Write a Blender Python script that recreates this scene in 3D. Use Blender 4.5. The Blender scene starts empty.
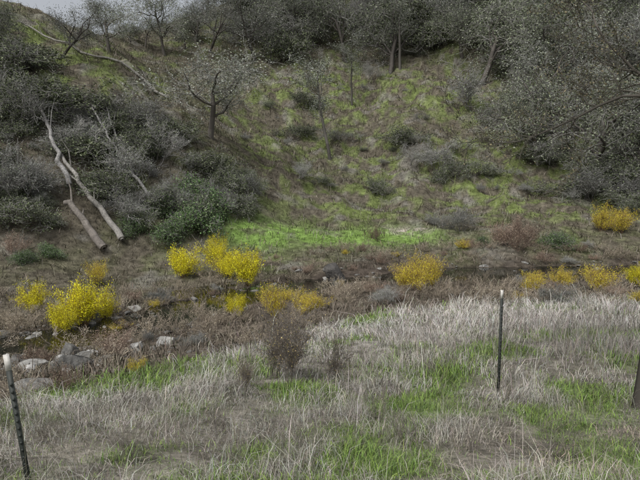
import bpy, math, random
import numpy as np
from mathutils import Vector, Matrix
R=np.random.default_rng(7)
CZ=4.2; F=320/math.tan(math.radians(31)); PITCH=math.radians(5)
def ray(u,v):
    a=(u-320)/F; b=(240-v)/F
    d=np.array([a, math.cos(PITCH)+b*math.sin(PITCH), -math.sin(PITCH)+b*math.cos(PITCH)])
    return d/d[1]
# ---------- noise
def vnoise(x,y,s):
    xi=np.floor(x); yi=np.floor(y); fx=x-xi; fy=y-yi
    fx=fx*fx*(3-2*fx); fy=fy*fy*(3-2*fy)
    def h(i,j):
        t=np.sin(i*127.1+j*311.7+s*17.3)*43758.5453
        return t-np.floor(t)
    return (h(xi,yi)*(1-fx)+h(xi+1,yi)*fx)*(1-fy)+(h(xi,yi+1)*(1-fx)+h(xi+1,yi+1)*fx)*fy
def fbm(x,y,s,o=4):
    r=0;a=.5;t=0
    for k in range(o):
        r=r+a*vnoise(x*2**k,y*2**k,s+k*3.1); t+=a; a*=.5
    return r/t
# ---------- terrain control points
cp=[(-100,520,3),(320,520,3),(740,520,3),(0,480,4),(320,480,4),(640,480,4),
(0,400,8),(320,395,7.3),(640,402,7.1),(100,376,9.3),(200,354,11.2),(320,342,11.6),(450,322,13.6),(640,318,14),
(320,326,14),(450,304,17.5),(640,300,18),(0,375,10.5),(100,357,12.3),(200,335,15),
(0,350,14),(120,325,16.5),(200,305,19.5),(330,280,25),(500,270,28),(640,268,29),(800,268,29),
(0,292,21.5),(100,265,27),(200,247,31),(300,241,33.5),(440,245,34),(560,240,35),(640,235,36),
(300,222,39),(420,222,40),(540,222,40),(640,210,42),
(0,200,29),(0,100,36),(0,25,45),(100,225,30),(100,150,36),(100,65,46),(200,215,34),(200,140,42),(170,97,49),(255,160,46),(290,200,42),
(-150,200,28),(-150,80,36),(-150,-20,46),
(250,135,60),(230,80,72),(300,100,72),(300,40,90),(400,190,47),(400,140,58),(400,80,76),(400,10,98),
(500,195,47),(500,140,57),(500,60,78),(500,-10,96),(600,190,46),(600,120,58),(600,40,76),(600,-30,94),(720,180,46),(720,60,64),(850,150,46),
(0,28,75),(60,34,85),(150,34,90),(210,18,95),(300,-30,112),(400,-60,120)]
pts=[]
for u,v,d in cp:
    r=ray(u,v)*d; pts.append((r[0],r[1],r[2]+CZ))
for x,y,z in [(-12,-2,2.6),(12,-2,2.6),(0,-2,2.6),(-20,-20,2.8),(20,-20,2.8),(0,-20,2.8),(-60,-20,3),(60,-20,3),(-25,8,.2),(-40,10,.3),(30,10,1.5),(60,12,2),
 (-60,30,12),(-100,40,30),(-100,85,36),(-60,130,20),(-120,150,20),(0,150,45),(60,120,55),(110,130,60),(110,60,35),(80,40,12),(60,90,40),(120,20,8),(-110,0,5)]:
    pts.append((x,y,z))
pts=np.array(pts)
def phi(r2): return r2*np.log(r2+1e-9)*.5
S=50.0
PX=pts[:,0]/S; PY=pts[:,1]/S; N=len(pts)
A=phi((PX[:,None]-PX)**2+(PY[:,None]-PY)**2)+np.eye(N)*1e-4
Q=np.stack([np.ones(N),PX,PY],1)
M=np.block([[A,Q],[Q.T,np.zeros((3,3))]])
W=np.linalg.solve(M,np.concatenate([pts[:,2],np.zeros(3)]))
creek=[]
CU=[-260,0,120,205,330,420,500,640,900]; CV=[372,348,326,303,279,272,269,267,262]
for u,v in zip(CU,CV):
    r=ray(u,v); t=-4.15/r[2]; creek.append((r[0]*t,t))
creek=np.array(creek)
def creekdist(x,y):
    best=np.full(x.shape,1e9)
    for a,b in zip(creek[:-1],creek[1:]):
        ab=b-a; t=np.clip(((x-a[0])*ab[0]+(y-a[1])*ab[1])/(ab@ab),0,1)
        best=np.minimum(best,np.hypot(x-a[0]-t*ab[0],y-a[1]-t*ab[1]))
    return best
def H(x,y):
    x=np.asarray(x,float); y=np.asarray(y,float); sh=x.shape; x=x.ravel(); y=y.ravel()
    z=np.zeros(len(x))
    for i in range(0,len(x),20000):
        xs=x[i:i+20000]/S; ys=y[i:i+20000]/S
        z[i:i+20000]=phi((xs[:,None]-PX)**2+(ys[:,None]-PY)**2)@W[:N]+W[N]+W[N+1]*xs+W[N+2]*ys
    cd=creekdist(x,y)
    wd=1.4+1.2*np.clip((x-3)/4,0,1)
    z=z-(.5+.35*np.clip((x-3)/4,0,1))*np.exp(-(cd/wd)**2)
    far=np.clip((y-30)/20,0,1)
    z=z+(fbm(x*.9,y*.9,1)-.5)*.2+(fbm(x*.18,y*.18,5)-.5)*3.0*far+(fbm(x*.6,y*.6,9)-.5)*1.5*far
    z=z+(fbm(x*1.5,y*1.5,4)-.5)*.5*np.exp(-(cd/3)**2)
    return z.reshape(sh)
def H1(x,y): return float(H(np.array([x]),np.array([y]))[0])
YS=np.concatenate([np.linspace(2.5,30,350),np.linspace(30.1,150,500)])
def hit(u,v):
    r=ray(u,v); z=CZ+r[2]*YS; h=H(r[0]*YS,YS)
    k=np.nonzero(h>z)[0]
    if len(k)==0: return None
    t=YS[k[0]]; return (r[0]*t,t,h[k[0]])
edge=np.array([hit(u,v)[:2] for u,v in [(0,402),(50,390),(100,380),(150,369),(200,358),(250,346),(300,334),(340,322),(400,310),(450,303),(540,300),(640,298)]])
edge=np.concatenate([[[edge[0,0]-12,edge[0,1]-2.5]],edge,[[edge[-1,0]+20,edge[-1,1]+.5]]])
edge=edge[np.argsort(edge[:,0])]
def edged(x,y): return np.interp(x,edge[:,0],edge[:,1])+(fbm(x*.9,y*0,61)-.5)*1.8-y
# ---------- mesh helpers
def mkmesh(name,parts,mat,smooth=False):
    V=[];C=[];L=[];LT=[];off=0
    for v,f,c in parts:
        if len(v)==0: continue
        V.append(v);C.append(c);L.append((f+off).ravel());LT.append(np.full(len(f),f.shape[1]));off+=len(v)
    V=np.concatenate(V);C=np.concatenate(C);L=np.concatenate(L);LT=np.concatenate(LT)
    me=bpy.data.meshes.new(name); me.vertices.add(len(V)); me.vertices.foreach_set('co',V.astype(np.float32).ravel())
    me.loops.add(len(L)); me.loops.foreach_set('vertex_index',L.astype(np.int32))
    me.polygons.add(len(LT)); st=np.concatenate([[0],np.cumsum(LT)[:-1]])
    me.polygons.foreach_set('loop_start',st.astype(np.int32)); me.polygons.foreach_set('loop_total',LT.astype(np.int32))
    at=me.color_attributes.new('Col','FLOAT_COLOR','POINT')
    cc=np.ones((len(V),4),np.float32); cc[:,:3]=np.clip(C,0,1); at.data.foreach_set('color',cc.ravel())
    me.update(calc_edges=True)
    if smooth: me.polygons.foreach_set('use_smooth',np.ones(len(LT),bool))
    me.materials.append(mat); return me
def obj(name,me,loc=(0,0,0),parent=None):
    o=bpy.data.objects.new(name,me); o.location=loc
    bpy.context.scene.collection.objects.link(o)
    if parent: o.parent=parent
    return o
def mat(name,rough=.9,transl=0.,nscale=8,namp=.5,bump=0,rand=.0,spec=.15,bscale=20):
    m=bpy.data.materials.new(name); m.use_nodes=True; nt=m.node_tree; n=nt.nodes; l=nt.links
    b=n['Principled BSDF']; b.inputs['Roughness'].default_value=rough; b.inputs['Specular IOR Level'].default_value=spec
    a=n.new('ShaderNodeAttribute'); a.attribute_name='Col'
    tc=n.new('ShaderNodeTexCoord'); col=a.outputs['Color']
    if namp>0:
        no=n.new('ShaderNodeTexNoise'); no.inputs['Scale'].default_value=nscale; no.inputs['Detail'].default_value=6
        no.inputs['Roughness'].default_value=.7
        l.new(tc.outputs['Object'],no.inputs['Vector'])
        mr=n.new('ShaderNodeMapRange'); mr.inputs[1].default_value=.3; mr.inputs[2].default_value=.7; mr.inputs[3].default_value=1-namp; mr.inputs[4].default_value=1+namp
        l.new(no.outputs['Fac'],mr.inputs[0])
        vm=n.new('ShaderNodeVectorMath'); vm.operation='SCALE'; l.new(col,vm.inputs[0]); l.new(mr.outputs[0],vm.inputs['Scale'])
        col=vm.outputs[0]
    if rand>0:
        oi=n.new('ShaderNodeObjectInfo'); m2=n.new('ShaderNodeMapRange'); m2.inputs[3].default_value=1-rand; m2.inputs[4].default_value=1+rand
        l.new(oi.outputs['Random'],m2.inputs[0]); v2=n.new('ShaderNodeVectorMath'); v2.operation='SCALE'
        l.new(col,v2.inputs[0]); l.new(m2.outputs[0],v2.inputs['Scale']); col=v2.outputs[0]
    l.new(col,b.inputs['Base Color'])
    if spec==0:
        df=n.new('ShaderNodeBsdfDiffuse'); l.new(col,df.inputs['Color']); l.new(df.outputs[0],n['Material Output'].inputs['Surface']); b=df
    if bump:
        nb=n.new('ShaderNodeTexNoise'); nb.inputs['Scale'].default_value=bscale; nb.inputs['Detail'].default_value=8; l.new(tc.outputs['Object'],nb.inputs['Vector'])
        bp=n.new('ShaderNodeBump'); bp.inputs['Strength'].default_value=bump; bp.inputs['Distance'].default_value=.08
        l.new(nb.outputs['Fac'],bp.inputs['Height']); l.new(bp.outputs[0],b.inputs['Normal'])
    if transl>0:
        t=n.new('ShaderNodeBsdfTranslucent'); l.new(col,t.inputs['Color']); mx=n.new('ShaderNodeMixShader'); mx.inputs[0].default_value=transl
        l.new(b.outputs[0],mx.inputs[1]); l.new(t.outputs[0],mx.inputs[2]); l.new(mx.outputs[0],n['Material Output'].inputs['Surface'])
    return m
M_ground=mat('ground_soil_moss',.95,nscale=2.6,namp=.65,bump=.9,bscale=9,spec=0)
M_grass=mat('grass_blades',.85,0,namp=0,spec=0)
M_plant=mat('plant_leaf_bark',.85,0,namp=0,rand=.32,spec=0)
M_yel=mat('willow_leaf',.7,.2,namp=0,rand=.1,spec=0)
M_bark=mat('dead_wood',.9,nscale=6,namp=.45,bump=.8,bscale=30)
M_rock=mat('creek_rock',.75,nscale=5,namp=.55,bump=.8,bscale=10,spec=.3)
# ---------- terrain mesh
def sp(a,b,n,k):
    t=np.linspace(-1,1,n); s=np.sinh(t*k)/math.sinh(k); return s*(b-a)/2+(a+b)/2
gx=sp(-125,125,560,2.6)
gy=np.concatenate([np.linspace(-25,2,30)[:-1],2+ (np.expm1(np.linspace(0,1,500)*2.6)/math.expm1(2.6))*148])
X,Y=np.meshgrid(gx,gy); Z=H(X,Y)
x=X.ravel(); y=Y.ravel(); z=Z.ravel()
def blob(u,v,ru,rd,x,y):
    h=hit(u,v)
    if h is None: return 0*x
    rx=ru/F*h[1]
    return np.exp(-(((x-h[0])/rx)**2+((y-h[1])/rd)**2))
def c(*a): return np.array(a,float)
GB=[(440,372,34,1.),(370,322,22,.9),(345,465,32,.4),(250,455,25,.5),(570,400,45,.8),(190,374,80,.8),(60,398,70,.6),(500,352,40,.8),(400,405,40,.5),(380,470,50,.4),(300,395,40,.5),(130,375,55,.6),(455,410,30,.5),(580,335,40,.5)]
def fgreen(x,y):
    g=sum(blob(*b,x,y) for b in GB); n=fbm(x*1.1,y*1.1,22); m=fbm(x*4,y*4,27)
    return np.clip((g*.9+(n-.5)*2.2+.12)*(.4+1.2*m),0,1)
PB=[(480,320,160,2.0),(600,312,140,2.6),(400,330,90,1.3),(180,368,140,1.0),(300,347,80,1.2),(40,405,90,.7)]
def palef(x,y): return np.clip(sum(blob(*b,x,y) for b in PB)*1.1,0,1)*np.clip(.35+1.3*fbm(x*2,y*2,28),0,1)
MB=[(275,120,28,9),(370,160,60,7),(480,190,80,6),(350,205,60,4),(40,45,50,5),(80,75,50,5),(270,165,30,5),(250,195,20,3),(560,205,60,4),(440,90,60,9),(340,90,50,10),(120,60,60,8),(600,150,60,6),(520,160,50,5)]
def terraincol(x,y):
    cd=creekdist(x,y); ed=edged(x,y); cy=np.interp(x,creek[:,0],creek[:,1])
    n1=fbm(x*.25,y*.25,31); n2=fbm(x*1.1,y*1.1,41); n3=fbm(x*2.5,y*2.5,55)
    dry=c(.19,.175,.145); gr=c(.11,.15,.055)
    g=fgreen(x,y)[:,None]; p=palef(x,y)[:,None]*.7
    A=dry*(1-g)+gr*g; A=A*(1-p)+c(.36,.335,.30)*p; A=A*(.6+.8*n3[:,None])
    soil=c(.115,.102,.078); moss=c(.12,.142,.06)
    left=np.clip((-x-y*.12+2)/6,0,1)*np.clip((60-y)/15,0,1)
    k=np.clip((n1-.38)*3.5,0,1)*np.clip((n2-.38)*4,0,1)
    k=np.clip(k*(1-.5*left),0,.9)[:,None]
    B=soil*(1-k)+moss*k; B=B*(.5+1.*n3[:,None])
    m2=sum(blob(*b,x,y) for b in MB)
    m2=(np.clip(m2,0,1)*np.clip((n2-.46)*7,0,1))[:,None]*.75; B=B*(1-m2)+c(.155,.195,.065)*(.6+.8*n3[:,None])*m2
    rk=np.clip((fbm(x*.7,y*.7,71)-.60)*8,0,1)[:,None]*.65; B=B*(1-rk)+c(.22,.21,.185)*rk
    mead=sum(blob(*b,x,y) for b in [(310,234,66,2.3),(400,237,42,1.7),(258,236,30,1.6)])
    mead=(np.clip(mead*1.4,0,1)*np.clip((n2-.15)*4,.3,1))[:,None]; B=B*(1-mead)+c(.18,.275,.075)*(.7+.6*n3[:,None])*mead
    sand=np.clip(blob(410,232,26,.7,x,y)*1.4,0,1)[:,None]*np.clip((n3[:,None]-.35)*4,0,1); B=B*(1-sand)+c(.38,.345,.29)*sand
    out=np.where((y<cy)[:,None],c(.13,.11,.088)*(.5+1.*n3[:,None]),B)
    ef=np.clip(ed/.5,0,1)[:,None]; out=out*(1-ef)+A*ef
    w=np.exp(-(cd/3.0)**4)[:,None]; out=out*(1-w)+c(.085,.07,.058)*(.5+1.*n3[:,None])*w
    return out
nx=len(gx); ny=len(gy)
i=np.arange(nx*ny).reshape(ny,nx)
f=np.stack([i[:-1,:-1].ravel(),i[:-1,1:].ravel(),i[1:,1:].ravel(),i[1:,:-1].ravel()],1)
obj('ground',mkmesh('ground',[(np.stack([x,y,z],1),f,terraincol(x,y))],M_ground,True))
# ---------- water
wl=CZ-4.30
P=[]
for k in range(len(creek)):
    a=creek[max(k-1,0)];b=creek[min(k+1,len(creek)-1)]; t=(b-a)/np.linalg.norm(b-a); nrm=np.array([-t[1],t[0]])
    P+= [creek[k]-nrm*3.8,creek[k]+nrm*3.8]
vs=np.array([(p[0],p[1],wl) for p in P]); fs=np.array([(2*k,2*k+2,2*k+3,2*k+1) for k in range(len(creek)-1)])
mw=bpy.data.materials.new('creek_water'); mw.use_nodes=True; nt=mw.node_tree; b=nt.nodes['Principled BSDF']
b.inputs['Base Color'].default_value=(.010,.011,.008,1); b.inputs['Roughness'].default_value=.05
no=nt.nodes.new('ShaderNodeTexNoise'); no.inputs['Scale'].default_value=5; bp=nt.nodes.new('ShaderNodeBump'); bp.inputs['Strength'].default_value=.2; bp.inputs['Distance'].default_value=.02
nt.links.new(no.outputs['Fac'],bp.inputs['Height']); nt.links.new(bp.outputs[0],b.inputs['Normal'])
obj('creek_water',mkmesh('creek_water',[(vs,fs,np.zeros((len(vs),3)))],mw))
# ---------- blades
def blades(x,y,h,w,col,lean=.5,z=None,az=None):
    n=len(x); z=H(x,y)-.02 if z is None else z
    az=R.uniform(0,2*math.pi,n) if az is None else az
    fa=az+math.pi/2+R.normal(0,.6,n)
    l=np.abs(R.normal(lean,lean*.5,n))*h
    b=np.stack([x,y,z],1); s=np.stack([np.cos(fa),np.sin(fa),0*fa],1)*(w/2)[:,None]
    d=np.stack([np.cos(az),np.sin(az),0*az],1)
    m=b+d*(l*.35)[:,None]; m[:,2]+=h*.6
    t=b+d*l[:,None]; t[:,2]+=h*np.clip(1-.25*(l/h)**2,.3,1)
    V=np.stack([b-s,b+s,m-s*.7,m+s*.7,t],1).reshape(-1,3)
    k=np.arange(n)[:,None]*5
    Fc=np.concatenate([k+[0,1,3],k+[0,3,2],k+[2,3,4]])
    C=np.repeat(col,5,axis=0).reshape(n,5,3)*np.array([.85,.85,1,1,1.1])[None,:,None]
    return V,Fc,C.reshape(-1,3)
def clus(n,y0,y1,spread=.12,per=8,pw=1.):
    m=n//per; yy=y0+(y1-y0)*R.random(m)**pw; xx=R.uniform(-1,1,m)*(yy*.72+1.5)
    xx=np.repeat(xx,per)+R.normal(0,spread,m*per); yy=np.repeat(yy,per)+R.normal(0,spread,m*per)
    return xx,yy
def tint(base,n,v=.18):
    return np.array(base)[None,:]*(1+R.normal(0,v,(n,1)))*(1+R.normal(0,.05,(n,3)))
parts=[]
for n,y0,y1,hh,ww in [(125000,2.3,8,.115,.004),(110000,7,14,.145,.0072),(75000,12,20,.19,.013)]:
    x,y=clus(n,y0,y1,.08); ed=edged(x,y)
    g=fgreen(x,y); d=fbm(x*1.3,y*1.3,77); p=palef(x,y); dens=-.3+1.7*d-.55*g+.35*p
    k=(ed>0)&(R.random(len(x))<dens*np.clip(ed+.3,0,1)); x=x[k];y=y[k];d=d[k];p=p[k]
    pink=np.clip(blob(560,462,120,.7,x,y)+blob(630,440,80,.7,x,y)+blob(470,475,50,.3,x,y),0,1)
    h=hh*R.gamma(4,1/4,len(x))*(.2+1.5*d)*(1-.3*pink)
    tall=R.random(len(x))<.04; h[tall]*=2.0
    vr=(.5+.9*fbm(x*2.3,y*2.3,83))[:,None]
    col=tint((.45,.43,.385),len(x),.24)*vr; col=col*(1-p[:,None])+tint((.62,.59,.55),len(x),.16)*p[:,None]
    col=col*(1-pink[:,None]*.8)+tint((.56,.46,.38),len(x))*pink[:,None]*.8
    q=R.random(len(x))<.3; col[q]=tint((.16,.15,.115),q.sum())
    az=fbm(x*.5,y*.5,13)*14+R.normal(0,1.5,len(x))
    parts.append(blades(x,y,h,ww*R.uniform(.6,1.4,len(x)),col,.85,az=az))
x,y=clus(34000,9,19,.15,10); ed=edged(x,y); d=fbm(x*.6,y*.6,99); k=(ed>0)&(R.random(len(x))<np.clip(blob(590,340,120,3.,x,y)*1.3,0,1)*np.clip(d*2.5-.7,0,1)); x=x[k];y=y[k]
parts.append(blades(x,y,.40*R.gamma(8,1/8,len(x)),.009*R.uniform(.6,1.3,len(x)),tint((.32,.295,.27),len(x)),.4))
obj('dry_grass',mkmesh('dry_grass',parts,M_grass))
parts=[]
for n,y0,y1,hh,ww in [(170000,2.3,8,.065,.006),(130000,7,15,.095,.011),(50000,13,20,.12,.018)]:
    x,y=clus(n,y0,y1,.09); g=fgreen(x,y)
    k=(edged(x,y)>-.3)&(R.random(len(x))<g*1.25+.12); x=x[k];y=y[k];g=g[k]
    col=tint((.19,.285,.08),len(x),.25); q=R.random(len(x))<.25; col[q]=tint((.28,.39,.095),q.sum()); q=R.random(len(x))<.3; col[q]=tint((.15,.18,.09),q.sum())
    parts.append(blades(x,y,hh*R.gamma(4,1/4,len(x))*(.6+.7*g),ww*R.uniform(.6,1.5,len(x)),col,.6))
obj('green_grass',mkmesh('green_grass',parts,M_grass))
n=220000; yy=9+90*R.random(n)**1.4; xx=R.uniform(-1,1,n)*(yy*.72+3); cd=creekdist(xx,yy)
k=(edged(xx,yy)<0)&(cd>1.5)&(R.random(n)<.1+1.2*fbm(xx*.7,yy*.7,91)**1.5); xx=xx[k];yy=yy[k]
bc=terraincol(xx,yy); n=len(xx); q=R.random(n)
col=bc*(1.2+R.normal(0,.3,(n,1))); q2=q<.22; col[q2]=tint((.27,.245,.20),q2.sum()); q2=q>.76; col[q2]=tint((.07,.066,.046),q2.sum())
sz=.45+yy/65
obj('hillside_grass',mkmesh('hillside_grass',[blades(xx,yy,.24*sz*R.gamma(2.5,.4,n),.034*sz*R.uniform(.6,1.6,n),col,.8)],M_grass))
# ---------- plants
def nrm(v): return v/(np.linalg.norm(v)+1e-9)
def grow(S_,rg,p,d,L,r,dep,cfg):
    n=cfg['steps'][dep]; md=cfg['maxd']
    for i in range(n):
        d=nrm(d+rg.normal(0,cfg['wob'][dep],3)+np.array([0,0,cfg['up'][dep]]))
        q=p+d*L/n; r1=max(r*(1-(1-cfg['tap'])*(i+1)/n),cfg['rmin'])
        r0=max(r*(1-(1-cfg['tap'])*i/n),cfg['rmin'])
        S_.append((p,q,r0,r1,dep)); p=q
        if dep<md and (i+1)/n>=cfg['start'][dep]:
            kk=cfg['kids'][dep]; m=int(kk)+(rg.random()<kk-int(kk))
            for _ in range(m):
                s=nrm(np.cross(d,rg.normal(0,1,3))); a=rg.uniform(*cfg['ang'])
                grow(S_,rg,q,nrm(d*math.cos(a)+s*math.sin(a)),L*cfg['ratio']*rg.uniform(.7,1.2),r1*cfg['rr'],dep+1,cfg)
def tubes(segs,barkc,tw,sides=5):
    p0=np.array([s[0] for s in segs]);p1=np.array([s[1] for s in segs]);r0=np.array([s[2] for s in segs]);r1=np.array([s[3] for s in segs]);dp=np.array([s[4] for s in segs])
    d=p1-p0; d/=np.linalg.norm(d,axis=1)[:,None]+1e-9
    ref=np.where(np.abs(d[:,2:3])>.9,np.array([[1.,0,0]]),np.array([[0,0,1.]])); a=np.cross(d,ref); a/=np.linalg.norm(a,axis=1)[:,None]; b=np.cross(d,a)
    th=np.arange(sides)*2*math.pi/sides
    ring=a[:,None,:]*np.cos(th)[None,:,None]+b[:,None,:]*np.sin(th)[None,:,None]
    V=np.concatenate([p0[:,None]+ring*r0[:,None,None],(p1+d*r1[:,None]*.4)[:,None]+ring*r1[:,None,None]],1)
    n=len(segs); base=np.arange(n)[:,None]*2*sides
    fs=np.concatenate([base+[j,(j+1)%sides,sides+(j+1)%sides,sides+j] for j in range(sides)])
    c0=np.where((dp>=tw)[:,None],np.array(barkc[1]),np.array(barkc[0]))*(1+R.normal(0,.12,(n,1)))
    return V.reshape(-1,3),fs,np.repeat(c0,2*sides,axis=0)
def leaves(pts,per,spread,size,cols,rg,asp=.5,shadevar=.3):
    if len(pts)==0 or per==0: return np.zeros((0,3)),np.zeros((0,4),int),np.zeros((0,3))
    p=np.repeat(np.array(pts),per,axis=0); n=len(p); cv=np.repeat(1+rg.normal(0,shadevar,len(pts)),per)
    p=p+rg.normal(0,spread,(n,3)); a=rg.normal(0,1,(n,3)); a/=np.linalg.norm(a,axis=1)[:,None]; b=np.cross(a,rg.normal(0,1,(n,3))); b/=np.linalg.norm(b,axis=1)[:,None]
    s=(size*rg.uniform(.6,1.4,n))[:,None]
    V=np.stack([p-a*s,p+b*s*asp,p+a*s,p-b*s*asp],1).reshape(-1,3)
    cols=np.array(cols); ci=rg.integers(0,len(cols),n); C=cols[ci]*(np.clip(cv,.4,1.7)*(1+rg.normal(0,.15,n)))[:,None]
    return V,np.arange(n*4).reshape(n,4),np.repeat(C,4,axis=0)
def plant(name,seed,cfg,stems,bark,lf,m,norm=True):
    rg=np.random.default_rng(seed); S_=[]
    for (p,d,L,r) in stems(rg): grow(S_,rg,np.array(p,float),nrm(np.array(d,float)),L,r,0,cfg)
    tp=[s[1] for s in S_ if s[4]>=lf['from'] and rg.random()<lf.get('prob',1)]
    v1=tubes(S_,bark,cfg.get('tw',2),cfg.get('sides',5)); v2=leaves(tp,lf['per'],lf['spread'],lf['size'],lf['cols'],rg,lf.get('asp',.5))
    if norm:
        hgt=np.percentile(np.array([s[1][2] for s in S_]),99.5); v1=(v1[0]/hgt,v1[1],v1[2]); v2=(v2[0]/hgt,v2[1],v2[2])
    return mkmesh(name,[v1,v2],m)
gbark=[(.11,.10,.09),(.25,.245,.23)]
oakc=dict(maxd=4,steps=[4,5,4,3,2],wob=[.14,.24,.3,.38,.45],up=[.1,.09,.06,.03,0],tap=.55,rmin=.007,kids=[2.3,1.3,1.4,1.6],start=[.4,.3,.3,.3],ang=(.45,1.15),ratio=.64,rr=.58,tw=2,sides=4)
def one(L,r,lean=.18):
    return lambda rg:[((0,0,-.3),(rg.normal(0,lean),rg.normal(0,lean),1),L,r)]
olive=[(.16,.185,.12),(.21,.235,.165),(.11,.13,.08),(.25,.265,.205)]
gry=[(.24,.26,.225),(.30,.315,.285),(.17,.185,.15),(.20,.215,.155)]
T_oak=[plant('oak_a',s,oakc,one(3.0,.16),gbark,dict(per=4,spread=.24,size=.04,cols=gry if s%2 else olive,prob=.85,asp=.6,**{'from':3}),M_plant) for s in (1,2,3,4)]
def multi(k,L,r,sp): 
    return lambda rg:[((rg.normal(0,.12),rg.normal(0,.12),-.1),(rg.normal(0,sp),rg.normal(0,sp),1),L*rg.uniform(.7,1.15),r) for _ in range(k)]
barec=dict(maxd=3,steps=[4,4,3,2],wob=[.15,.25,.3,.3],up=[.05,.08,.08,.05],tap=.5,rmin=.007,kids=[1.8,1.7,1.5],start=[.3,.2,.3],ang=(.3,.9),ratio=.6,rr=.6,tw=1,sides=3)
T_bare=[plant('bare_shrub',s,barec,multi(6,1.7,.03,.6),[(.18,.17,.16),(.31,.30,.29)],dict(per=2,spread=.1,size=.035,cols=gry,prob=.5,**{'from':2}),M_plant) for s in (11,12,13)]
chc=dict(maxd=3,steps=[3,3,3,2],wob=[.25,.3,.35,.35],up=[.05]*4,tap=.5,rmin=.01,kids=[2,1.8,1.5],start=[.2,.2,.3],ang=(.4,1.2),ratio=.66,rr=.6,tw=2,sides=3)
dk=[(.10,.125,.065),(.15,.175,.10),(.07,.085,.05),(.20,.22,.145)]
T_chap=[plant('chaparral',s,chc,multi(5,1.3,.04,.8),gbark,dict(per=3,spread=.14,size=.05,cols=dk,prob=.8,**{'from':2}),M_plant) for s in (21,22,23)]
gn=[(.11,.18,.075),(.15,.23,.09),(.085,.14,.06),(.20,.25,.14)]
T_green=[plant('bramble',s,chc,multi(6,1.1,.03,1.1),gbark,dict(per=4,spread=.15,size=.05,cols=gn,prob=.7,**{'from':2}),M_plant) for s in (31,32)]
ylc=dict(maxd=2,steps=[6,4,2],wob=[.08,.15,.2],up=[.04,.12,.1],tap=.4,rmin=.006,kids=[1.8,1.5],start=[.2,.2],ang=(.2,.7),ratio=.42,rr=.6,tw=1,sides=3)
yl=[(.86,.76,.03),(.78,.68,.03),(.64,.62,.05),(.90,.82,.08)]
T_yel=[plant('willow',s,ylc,multi(20,2.,.018,.7),[(.20,.13,.07),(.34,.24,.08)],dict(per=4,spread=.12,size=.052,cols=yl,asp=.35,prob=.75,**{'from':1}),M_yel) for s in (41,42,43)]
og=[(.80,.64,.06),(.72,.58,.07),(.84,.72,.07),(.46,.35,.14)]
T_org=[plant('willow_o',s,ylc,multi(18,2.,.018,.6),[(.24,.16,.11),(.32,.22,.14)],dict(per=4,spread=.11,size=.045,cols=og,asp=.35,prob=.7,**{'from':1}),M_yel) for s in (44,45)]
rd=[(.27,.19,.14),(.33,.25,.19),(.20,.15,.11),(.37,.30,.23)]
wdc=dict(ylc); wdc.update(steps=[4,3,2],kids=[1.5,1.2])
T_red=[plant('red_shrub',s,ylc,multi(14,1.6,.014,.75),[(.17,.13,.105),(.24,.18,.15)],dict(per=2,spread=.13,size=.035,cols=rd,prob=.7,**{'from':1}),M_plant) for s in (51,52)]
wd=[(.33,.29,.21),(.21,.17,.125),(.40,.36,.27)]
T_weed=[plant('weed',s,wdc,multi(9,1.2,.009,.6),[(.21,.17,.135),(.34,.29,.23)],dict(per=2,spread=.06,size=.025,cols=wd,prob=.6,**{'from':1}),M_plant) for s in (61,62,63)]
twc=dict(barec); twc.update(rmin=.0032)
T_twig=[plant('twig',s,twc,multi(8,.9,.009,.33),[(.12,.105,.09),(.17,.15,.13)],dict(per=1,spread=.03,size=.012,cols=[(.5,.4,.15),(.35,.27,.17)],prob=.5,**{'from':3}),M_plant) for s in (71,72)]
stc=dict(wdc); stc.update(rmin=.003)
T_stem=[plant('stem',s,stc,multi(5,.9,.006,.4),[(.14,.125,.105),(.22,.20,.175)],dict(per=1,spread=.02,size=.012,cols=wd,prob=.5,**{'from':1}),M_plant) for s in (75,76,77)]
pnc=dict(maxd=3,steps=[10,3,3,2],wob=[.06,.2,.3,.3],up=[.08,.12,.1,.05],tap=.35,rmin=.009,kids=[2.2,1.7,1.7],start=[.42,.3,.3],ang=(.6,1.2),ratio=.24,rr=.35,tw=1,sides=4)
T_pine=[plant('slender',s,pnc,one(9,.13,.02),[(.09,.085,.075),(.24,.235,.22)],dict(per=5,spread=.24,size=.05,cols=gry,prob=.85,**{'from':2}),M_plant) for s in (81,83)]
rr=random.Random(5)
def place(name,me,u,v,hpx=None,h=None,sx=1,parent=None,rot=None,tl=.12):
    p=hit(u,v)
    if p is None: return None
    if h is None: h=hpx/F*p[1]
    o=obj(name,me,(p[0],p[1],p[2]-.05),parent)
    o.scale=(h*sx,h*sx*rr.uniform(.85,1.15),h); o.rotation_euler=(rr.uniform(-tl,tl),rr.uniform(-tl,tl),rr.uniform(0,6.28) if rot is None else rot)
    return o
def empty(n):
    e=bpy.data.objects.new(n,None); bpy.context.scene.collection.objects.link(e); return e
for u,v,hp,k,sx in [(210,137,98,0,1.6),(390,74,95,1,1),(60,58,58,2,1.1),(110,52,50,3,1.1),(165,55,62,1,1.1),(195,44,60,0,1.1),(255,60,60,2,1.1),(300,50,60,1,1.1),(345,62,70,3,1.1),(440,45,75,0,1.1),(480,85,80,1,1.2),
   (540,165,95,1,1.2),(600,185,110,3,1.2),(645,190,115,1,1.1),(520,110,80,2,1.2),(575,100,90,3,1.2),(620,90,90,0,1.2),(690,190,120,2,1),(-20,60,60,3,1),(-60,130,90,1,1),(720,150,100,0,1),(570,140,90,0,1.2),(500,140,60,2,1.2)]:
    place('oak_tree',T_oak[k],u,v,hp,sx=sx)
place('slender_oak_tree',T_pine[0],330,160,108,sx=1.8,tl=.02); place('slender_oak_tree',T_pine[1],352,105,70,sx=1.4,tl=.03); place('slender_oak_tree',T_pine[1],400,70,80,sx=1.4,tl=.03)
e=empty('distant_tree_line')
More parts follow.
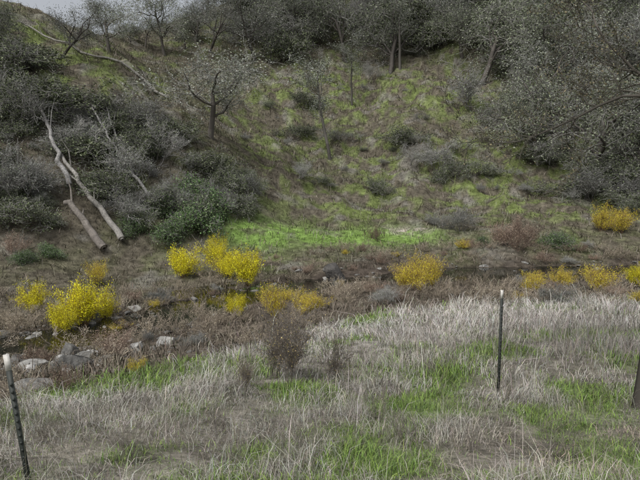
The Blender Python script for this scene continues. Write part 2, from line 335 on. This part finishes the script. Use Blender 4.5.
for _ in range(105):
    u=rr.uniform(-200,860); v=rr.uniform(-20,62) if u<640 else rr.uniform(-60,150)
    if u<200: 
        v=rr.uniform(38,55)
        if rr.random()<.4: continue
    if 230<u<460 and v>45: continue
    place('crown',rr.choice(T_oak+T_oak+T_pine),u,v,rr.uniform(35,70) if u>200 else rr.uniform(16,42),sx=rr.uniform(1,1.4),parent=e)
def nearlog(u,v,hp):   # keep shrubs off the fallen trunks
    for u0,v0,u1,v1 in LOGL:
        for t in (0,.2,.4,.6,.8,1):
            a=u0+(u1-u0)*t; b=v0+(v1-v0)*t
            if abs(u-a)<hp*.55+4 and b-4<v<b+hp+6: return True
    return False
LOGL=[(122,248,66,176),(104,256,72,222),(72,200,38,130)]
e=empty('hillside_chaparral')
for _ in range(370):   # left flank
    u=rr.uniform(-200,300); v=rr.uniform(30,228)
    if v<34+max(u,0)*.52+12 : continue
    if u>250 and v>190: continue
    if 30<u<120 and 60<v<95 and rr.random()<.6: continue
    hp=rr.uniform(10,34)
    if nearlog(u,v,hp):
        hp=rr.uniform(5,9)
        if nearlog(u,v,hp): continue
    m=rr.choice(T_chap*2+T_bare*2); place('shrub',m,u,v,hp,sx=rr.uniform(.9,1.7),parent=e)
for _ in range(400):   # right slope and top
    u=rr.uniform(235,880); v=rr.uniform(0,222)
    dens=1 if (u>500+max(0,(v-100))*.7 or v<52) else .42
    if v>205 and 225<u<500: continue
    if rr.random()>dens*.9: continue
    m=rr.choice(T_chap+T_bare*2); hp=rr.uniform(14,34) if dens==1 else rr.choice([rr.uniform(3,9),rr.uniform(6,18)])
    place('shrub',m,u,v,hp,sx=rr.uniform(1,2.2),parent=e)
for u,v,hp,k,sx in [(287,62,34,0,.9),(305,108,18,1,1.3),(380,195,20,2,.9),(452,182,24,1,1.1),(230,190,30,1,1),(30,100,30,0,1.3),(70,115,22,1,1.3)]: place('dark_shrub',T_chap[k],u,v,hp,sx=sx)
for u,v,hp,k,sx in [(18,205,60,0,1),(138,190,50,1,1),(155,165,45,2,1),(435,172,30,0,1.3),(410,165,22,2,1.4),(470,110,45,1,1),(12,130,55,2,1),(95,150,42,1,1),(460,232,26,0,1.4),(435,228,18,1,1.5),(210,215,35,2,1),(245,200,30,0,1.2),(300,180,22,1,1.4)]: place('bare_shrub',T_bare[k],u,v,hp,sx=sx)
for u,v,hp,k in [(135,236,18,0),(50,256,14,1),(185,232,32,0),(155,220,24,1),(215,224,22,0),(560,248,16,0),(25,262,12,0),(480,245,10,1),(200,205,30,1),(170,240,20,0)]: place('green_bramble',T_green[k],u,v,hp,sx=1.1)
for u,v,hp,k,sx in [(33,314,34,0,.8),(85,328,50,1,.75),(62,334,32,2,.8),(105,320,34,0,.6),(182,278,32,2,.9),(218,262,28,0,.7),(248,286,40,1,.75),(228,277,28,2,.8),(237,316,24,0,.85),(634,287,24,1,.8)]: place('yellow_willow_shrub',T_yel[k],u,v,hp,sx=sx)
for u,v,hp,k,sx in [(418,291,40,0,.7),(95,285,26,1,.7),(432,286,32,1,.7),(402,289,28,1,.7),(600,232,28,0,.8),(622,234,26,1,.8),(275,318,36,1,.7),(302,315,28,0,.8),(560,287,22,0,1.),(600,292,28,1,1.),(535,292,22,1,1.)]: place('orange_willow_shrub',T_org[k],u,v,hp,sx=sx)
for u,v,hp,k,sx in [(515,250,36,0,.75),(530,247,26,1,.8),(500,247,26,1,.9),(375,240,16,0,1),(15,255,24,0,.9)]: place('red_shrub',T_red[k],u,v,hp,sx=sx)
e=empty('streamside_weeds')
for _ in range(700):
    u=rr.uniform(-150,800); cv=float(np.interp(u,CU,CV))
    v=cv+rr.gauss(0,16)*(1.4 if u<350 else .9)
    if u>330: v=rr.uniform(246,304)
    if -6<v-cv<7 and rr.random()<(.85 if u<300 else .97): continue
    if u<190 and v>cv+14 and rr.random()<.45: continue
    if 225<u<440 and v<250: continue
    place('weed',rr.choice(T_weed*6+T_red+T_org[:1]+T_bare[:1]),u,v,h=rr.uniform(.2,.7),sx=rr.uniform(1,2.),parent=e)
place('twiggy_bush',T_twig[0],286,385,92,sx=.8); place('twiggy_bush',T_twig[1],276,380,80,sx=.75); place('twiggy_bush',T_twig[1],338,385,58,sx=.6); place('twiggy_bush',T_twig[0],245,392,50,sx=.55)
e=empty('dry_weed_stems')
for _ in range(230):
    u=rr.uniform(-60,700); v=rr.uniform(318,465)
    place('stem',rr.choice(T_stem),u,v,h=rr.uniform(.15,.5),sx=rr.uniform(.6,1.2),parent=e)
# ---------- rocks
import bmesh
bm=bmesh.new(); bmesh.ops.create_icosphere(bm,subdivisions=3,radius=1); iv=np.array([v.co[:] for v in bm.verts]); it=np.array([[v.index for v in f.verts] for f in bm.faces]); bm.free()
def rock(cx,cy,cz,s,rg,flat=.6,col=(.22,.215,.20)):
    v=iv.copy(); 
    for _ in range(13):
        d=nrm(rg.normal(0,1,3)); t=rg.uniform(.3,.75); dd=v@d; v=v-np.outer(np.clip(dd-t,0,None),d)*.98
    v*=1.15+.05*np.sin(v[:,[0]]*7+rg.uniform(0,6))*np.sin(v[:,[1]]*6)
    a=rg.uniform(0,6.28); v=v*[rg.uniform(1,1.4),rg.uniform(.6,1),flat*rg.uniform(.7,1.2)]; v=v@np.array([[math.cos(a),-math.sin(a),0],[math.sin(a),math.cos(a),0],[0,0,1]])
    cc=np.repeat((np.array(col)*rg.uniform(.5,1.5))[None],len(v),0)
    return v*s+[cx,cy,cz],it,cc
rg=np.random.default_rng(3); parts=[]
for _ in range(600):
    u=rg.uniform(-120,700) if rg.random()<.4 else rg.normal(90,75); cv=np.interp(u,CU,CV)
    p=hit(u,cv+(rg.normal(10,15) if u<240 else rg.normal(3,5)))
    if p is None: continue
    s=rg.gamma(1.2,.06)+.03; parts.append(rock(p[0],p[1],max(p[2],wl-.1)+s*.05,s,rg))
for u,v,s in [(75,352,.3),(90,356,.22),(135,349,.28),(60,362,.2),(160,346,.2),(30,372,.24),(105,352,.16),(68,372,.2),(195,300,.3),(300,272,.25),(130,342,.18),(85,363,.16)]:
    p=hit(u,v); parts.append(rock(p[0],p[1],p[2]+.02,s,rg,.55,(.34,.335,.32)))
obj('creek_rocks',mkmesh('creek_rocks',parts,M_rock))
p=hit(338,284); obj('boulder',mkmesh('boulder',[rock(p[0],p[1],p[2]+.3,.8,rg,.75,(.08,.075,.07))],M_rock)); 
p=hit(330,279); obj('boulder',mkmesh('boulder',[rock(p[0],p[1],p[2]+.5,.42,rg,.6,(.34,.33,.31))],M_rock))
# ---------- logs
def log(name,u0,v0,u1,v1,r0,r1,lift=.3,col=(.27,.25,.235),seed=1):
    a=np.array(hit(u0,v0));b=np.array(hit(u1,v1)); a[2]+=lift*.5; b[2]+=lift
    rg=np.random.default_rng(seed); segs=[];n=12; pr=a; ns=np.zeros(3)
    for k in range(1,n+1):
        ns=ns*.6+rg.normal(0,.08,3); q=a+(b-a)*k/n+ns; q[2]=max(q[2],H1(q[0],q[1])+.1+lift*.3); ra=r0+(r1-r0)*(k-1)/n; rb=r0+(r1-r0)*k/n
        if k==1: segs.append((pr-(q-pr)*.12,pr,ra*.35,ra,0))
        segs.append((pr,q,ra,rb,0))
        if k in(5,7,8,10):
            d=nrm(nrm(b-a)+rg.normal(0,.6,3)+[0,0,.5]); e1=q+d*rg.uniform(.5,1.2); segs.append((q,e1,rb*.4,rb*.25,0)); segs.append((e1,e1+nrm(d+rg.normal(0,.4,3))*rg.uniform(.5,1.2),rb*.25,rb*.08,0))
        pr=q
    obj(name,mkmesh(name,[tubes(segs,[col,col],3,9)],M_bark,True))
log('fallen_log',122,248,64,172,.18,.10,.9,(.31,.295,.27),seed=1); log('fallen_log',104,256,70,215,.22,.15,.8,(.25,.225,.20),2); log('fallen_log',70,200,36,120,.15,.07,1.5,(.34,.33,.32),seed=3); log('fallen_log',150,215,92,140,.1,.05,2.,(.34,.33,.32),seed=4)
log('fallen_log',168,100,20,28,.12,.07,.4,(.36,.345,.31),5); log('fallen_log',130,185,105,135,.09,.04,2.,(.34,.33,.32),seed=6)
# ---------- T-posts
def tpost(u,v,H_,tiltx,tilty,name):
    p=hit(u,v); e=empty(name); e.location=(p[0],p[1],p[2]-.25); e.rotation_euler=(tiltx,tilty,.3)
    mm=bpy.data.materials.get('post_steel') or mat('post_steel',.6,nscale=25,namp=.35,spec=.4)
    def box(cx,cy,cz,sx,sy,sz,col):
        v=np.array([(i,j,k) for i in(-.5,.5) for j in(-.5,.5) for k in(-.5,.5)])*[sx,sy,sz]+[cx,cy,cz]
        f=np.array([(0,1,3,2),(4,6,7,5),(0,4,5,1),(2,3,7,6),(0,2,6,4),(1,5,7,3)]); return v,f,np.repeat(np.array([col]),8,0)
    T=H_+.25; dkc=(.035,.04,.035); wc=(.62,.60,.56); body=[box(0,0,(T-.12)/2,.038,.006,T-.12,dkc),box(0,.0185,(T-.12)/2,.007,.031,T-.12,dkc)]
    k=.4
    while k<T-.2: body.append(box(0,-.008,k,.016,.01,.018,dkc)); k+=.055
    obj('post_body',mkmesh('post_body',body,mm),parent=e)
    obj('white_tip',mkmesh('white_tip',[box(0,0,T-.06,.040,.008,.12,wc),box(0,.0195,T-.06,.009,.031,.12,wc)],mm),parent=e)
    obj('anchor_plate',mkmesh('anchor_plate',[box(0,.038,.1,.12,.005,.18,dkc)],mm),parent=e)
tpost(498,398,1.54,0,.01,'fence_post'); 
tpost(33,484,.98,-.05,-.12,'fence_post')
# ---------- near oak at right
rg=np.random.default_rng(15); S_=[]
p=hit(640,410); bx=p[0]+.03; by=p[1]; bz=p[2]
tr=[np.array((bx-.03,by,bz-.3)),np.array((bx+.14,by+.1,bz+.9)),np.array((bx+.65,by+.3,bz+2.4)),np.array((bx+.95,by+.7,bz+4.1)),np.array((bx+1.3,by+1.2,bz+6))]
rad=[.13,.11,.10,.09,.07]
for k in range(4): S_.append((tr[k],tr[k+1],rad[k],rad[k+1],0))
lc=dict(maxd=3,steps=[9,5,4,2],wob=[.22,.3,.38,.4],up=[-.02,.02,0,0],tap=.25,rmin=.003,kids=[1.5,1.5,1.5],start=[.2,.2,.2],ang=(.3,1.),ratio=.36,rr=.5,tw=2)
for st,d,L in [(3,(-1,.35,.1),2.9),(3,(-.8,.6,.42),2.8),(4,(-.9,.1,-.15),3.4),(4,(.6,.5,.6),3.),(3,(.8,-.2,.3),3.),(4,(-.2,.9,.5),3)]:
    grow(S_,rg,tr[st],nrm(np.array(d)),L,.028,0,lc)
tp=[s[1] for s in S_ if s[4]>=2 and rg.random()<.6]
obj('oak_tree',mkmesh('near_oak',[tubes(S_,[(.12,.11,.095),(.13,.12,.10)],1,7),leaves(tp,2,.05,.018,[(.20,.20,.12),(.26,.22,.14),(.14,.15,.09)],rg)],M_plant))
# ---------- world, sun, camera
w=bpy.data.worlds.new('World'); bpy.context.scene.world=w; w.use_nodes=True; nt=w.node_tree
el=math.radians(52); rt=math.radians(215)
s=nt.nodes.new('ShaderNodeTexSky'); s.sky_type='NISHITA'; s.sun_disc=False; s.sun_elevation=el; s.sun_rotation=rt; s.dust_density=4; s.air_density=1
hs=nt.nodes.new('ShaderNodeHueSaturation'); hs.inputs['Saturation'].default_value=.25
nt.links.new(s.outputs[0],hs.inputs['Color']); bg=nt.nodes['Background']; nt.links.new(hs.outputs[0],bg.inputs['Color']); bg.inputs['Strength'].default_value=.15
L=bpy.data.lights.new('sun','SUN'); L.energy=1.5; L.angle=math.radians(10); L.color=(1,.98,.94); lo=bpy.data.objects.new('sun',L); bpy.context.scene.collection.objects.link(lo)
sd=Vector((math.sin(rt)*math.cos(el),math.cos(rt)*math.cos(el),math.sin(el))); lo.rotation_euler=sd.to_track_quat('Z','Y').to_euler()
cam=bpy.data.cameras.new('camera'); co=bpy.data.objects.new('camera',cam); bpy.context.scene.collection.objects.link(co); co.location=(0,0,CZ); co.rotation_euler=(math.pi/2-PITCH,0,0)
cam.sensor_width=36; cam.lens=18/math.tan(math.radians(31)); cam.clip_end=1000; bpy.context.scene.camera=co
sc=bpy.context.scene; sc.view_settings.view_transform='Standard'; sc.view_settings.look='None'; sc.view_settings.exposure=0
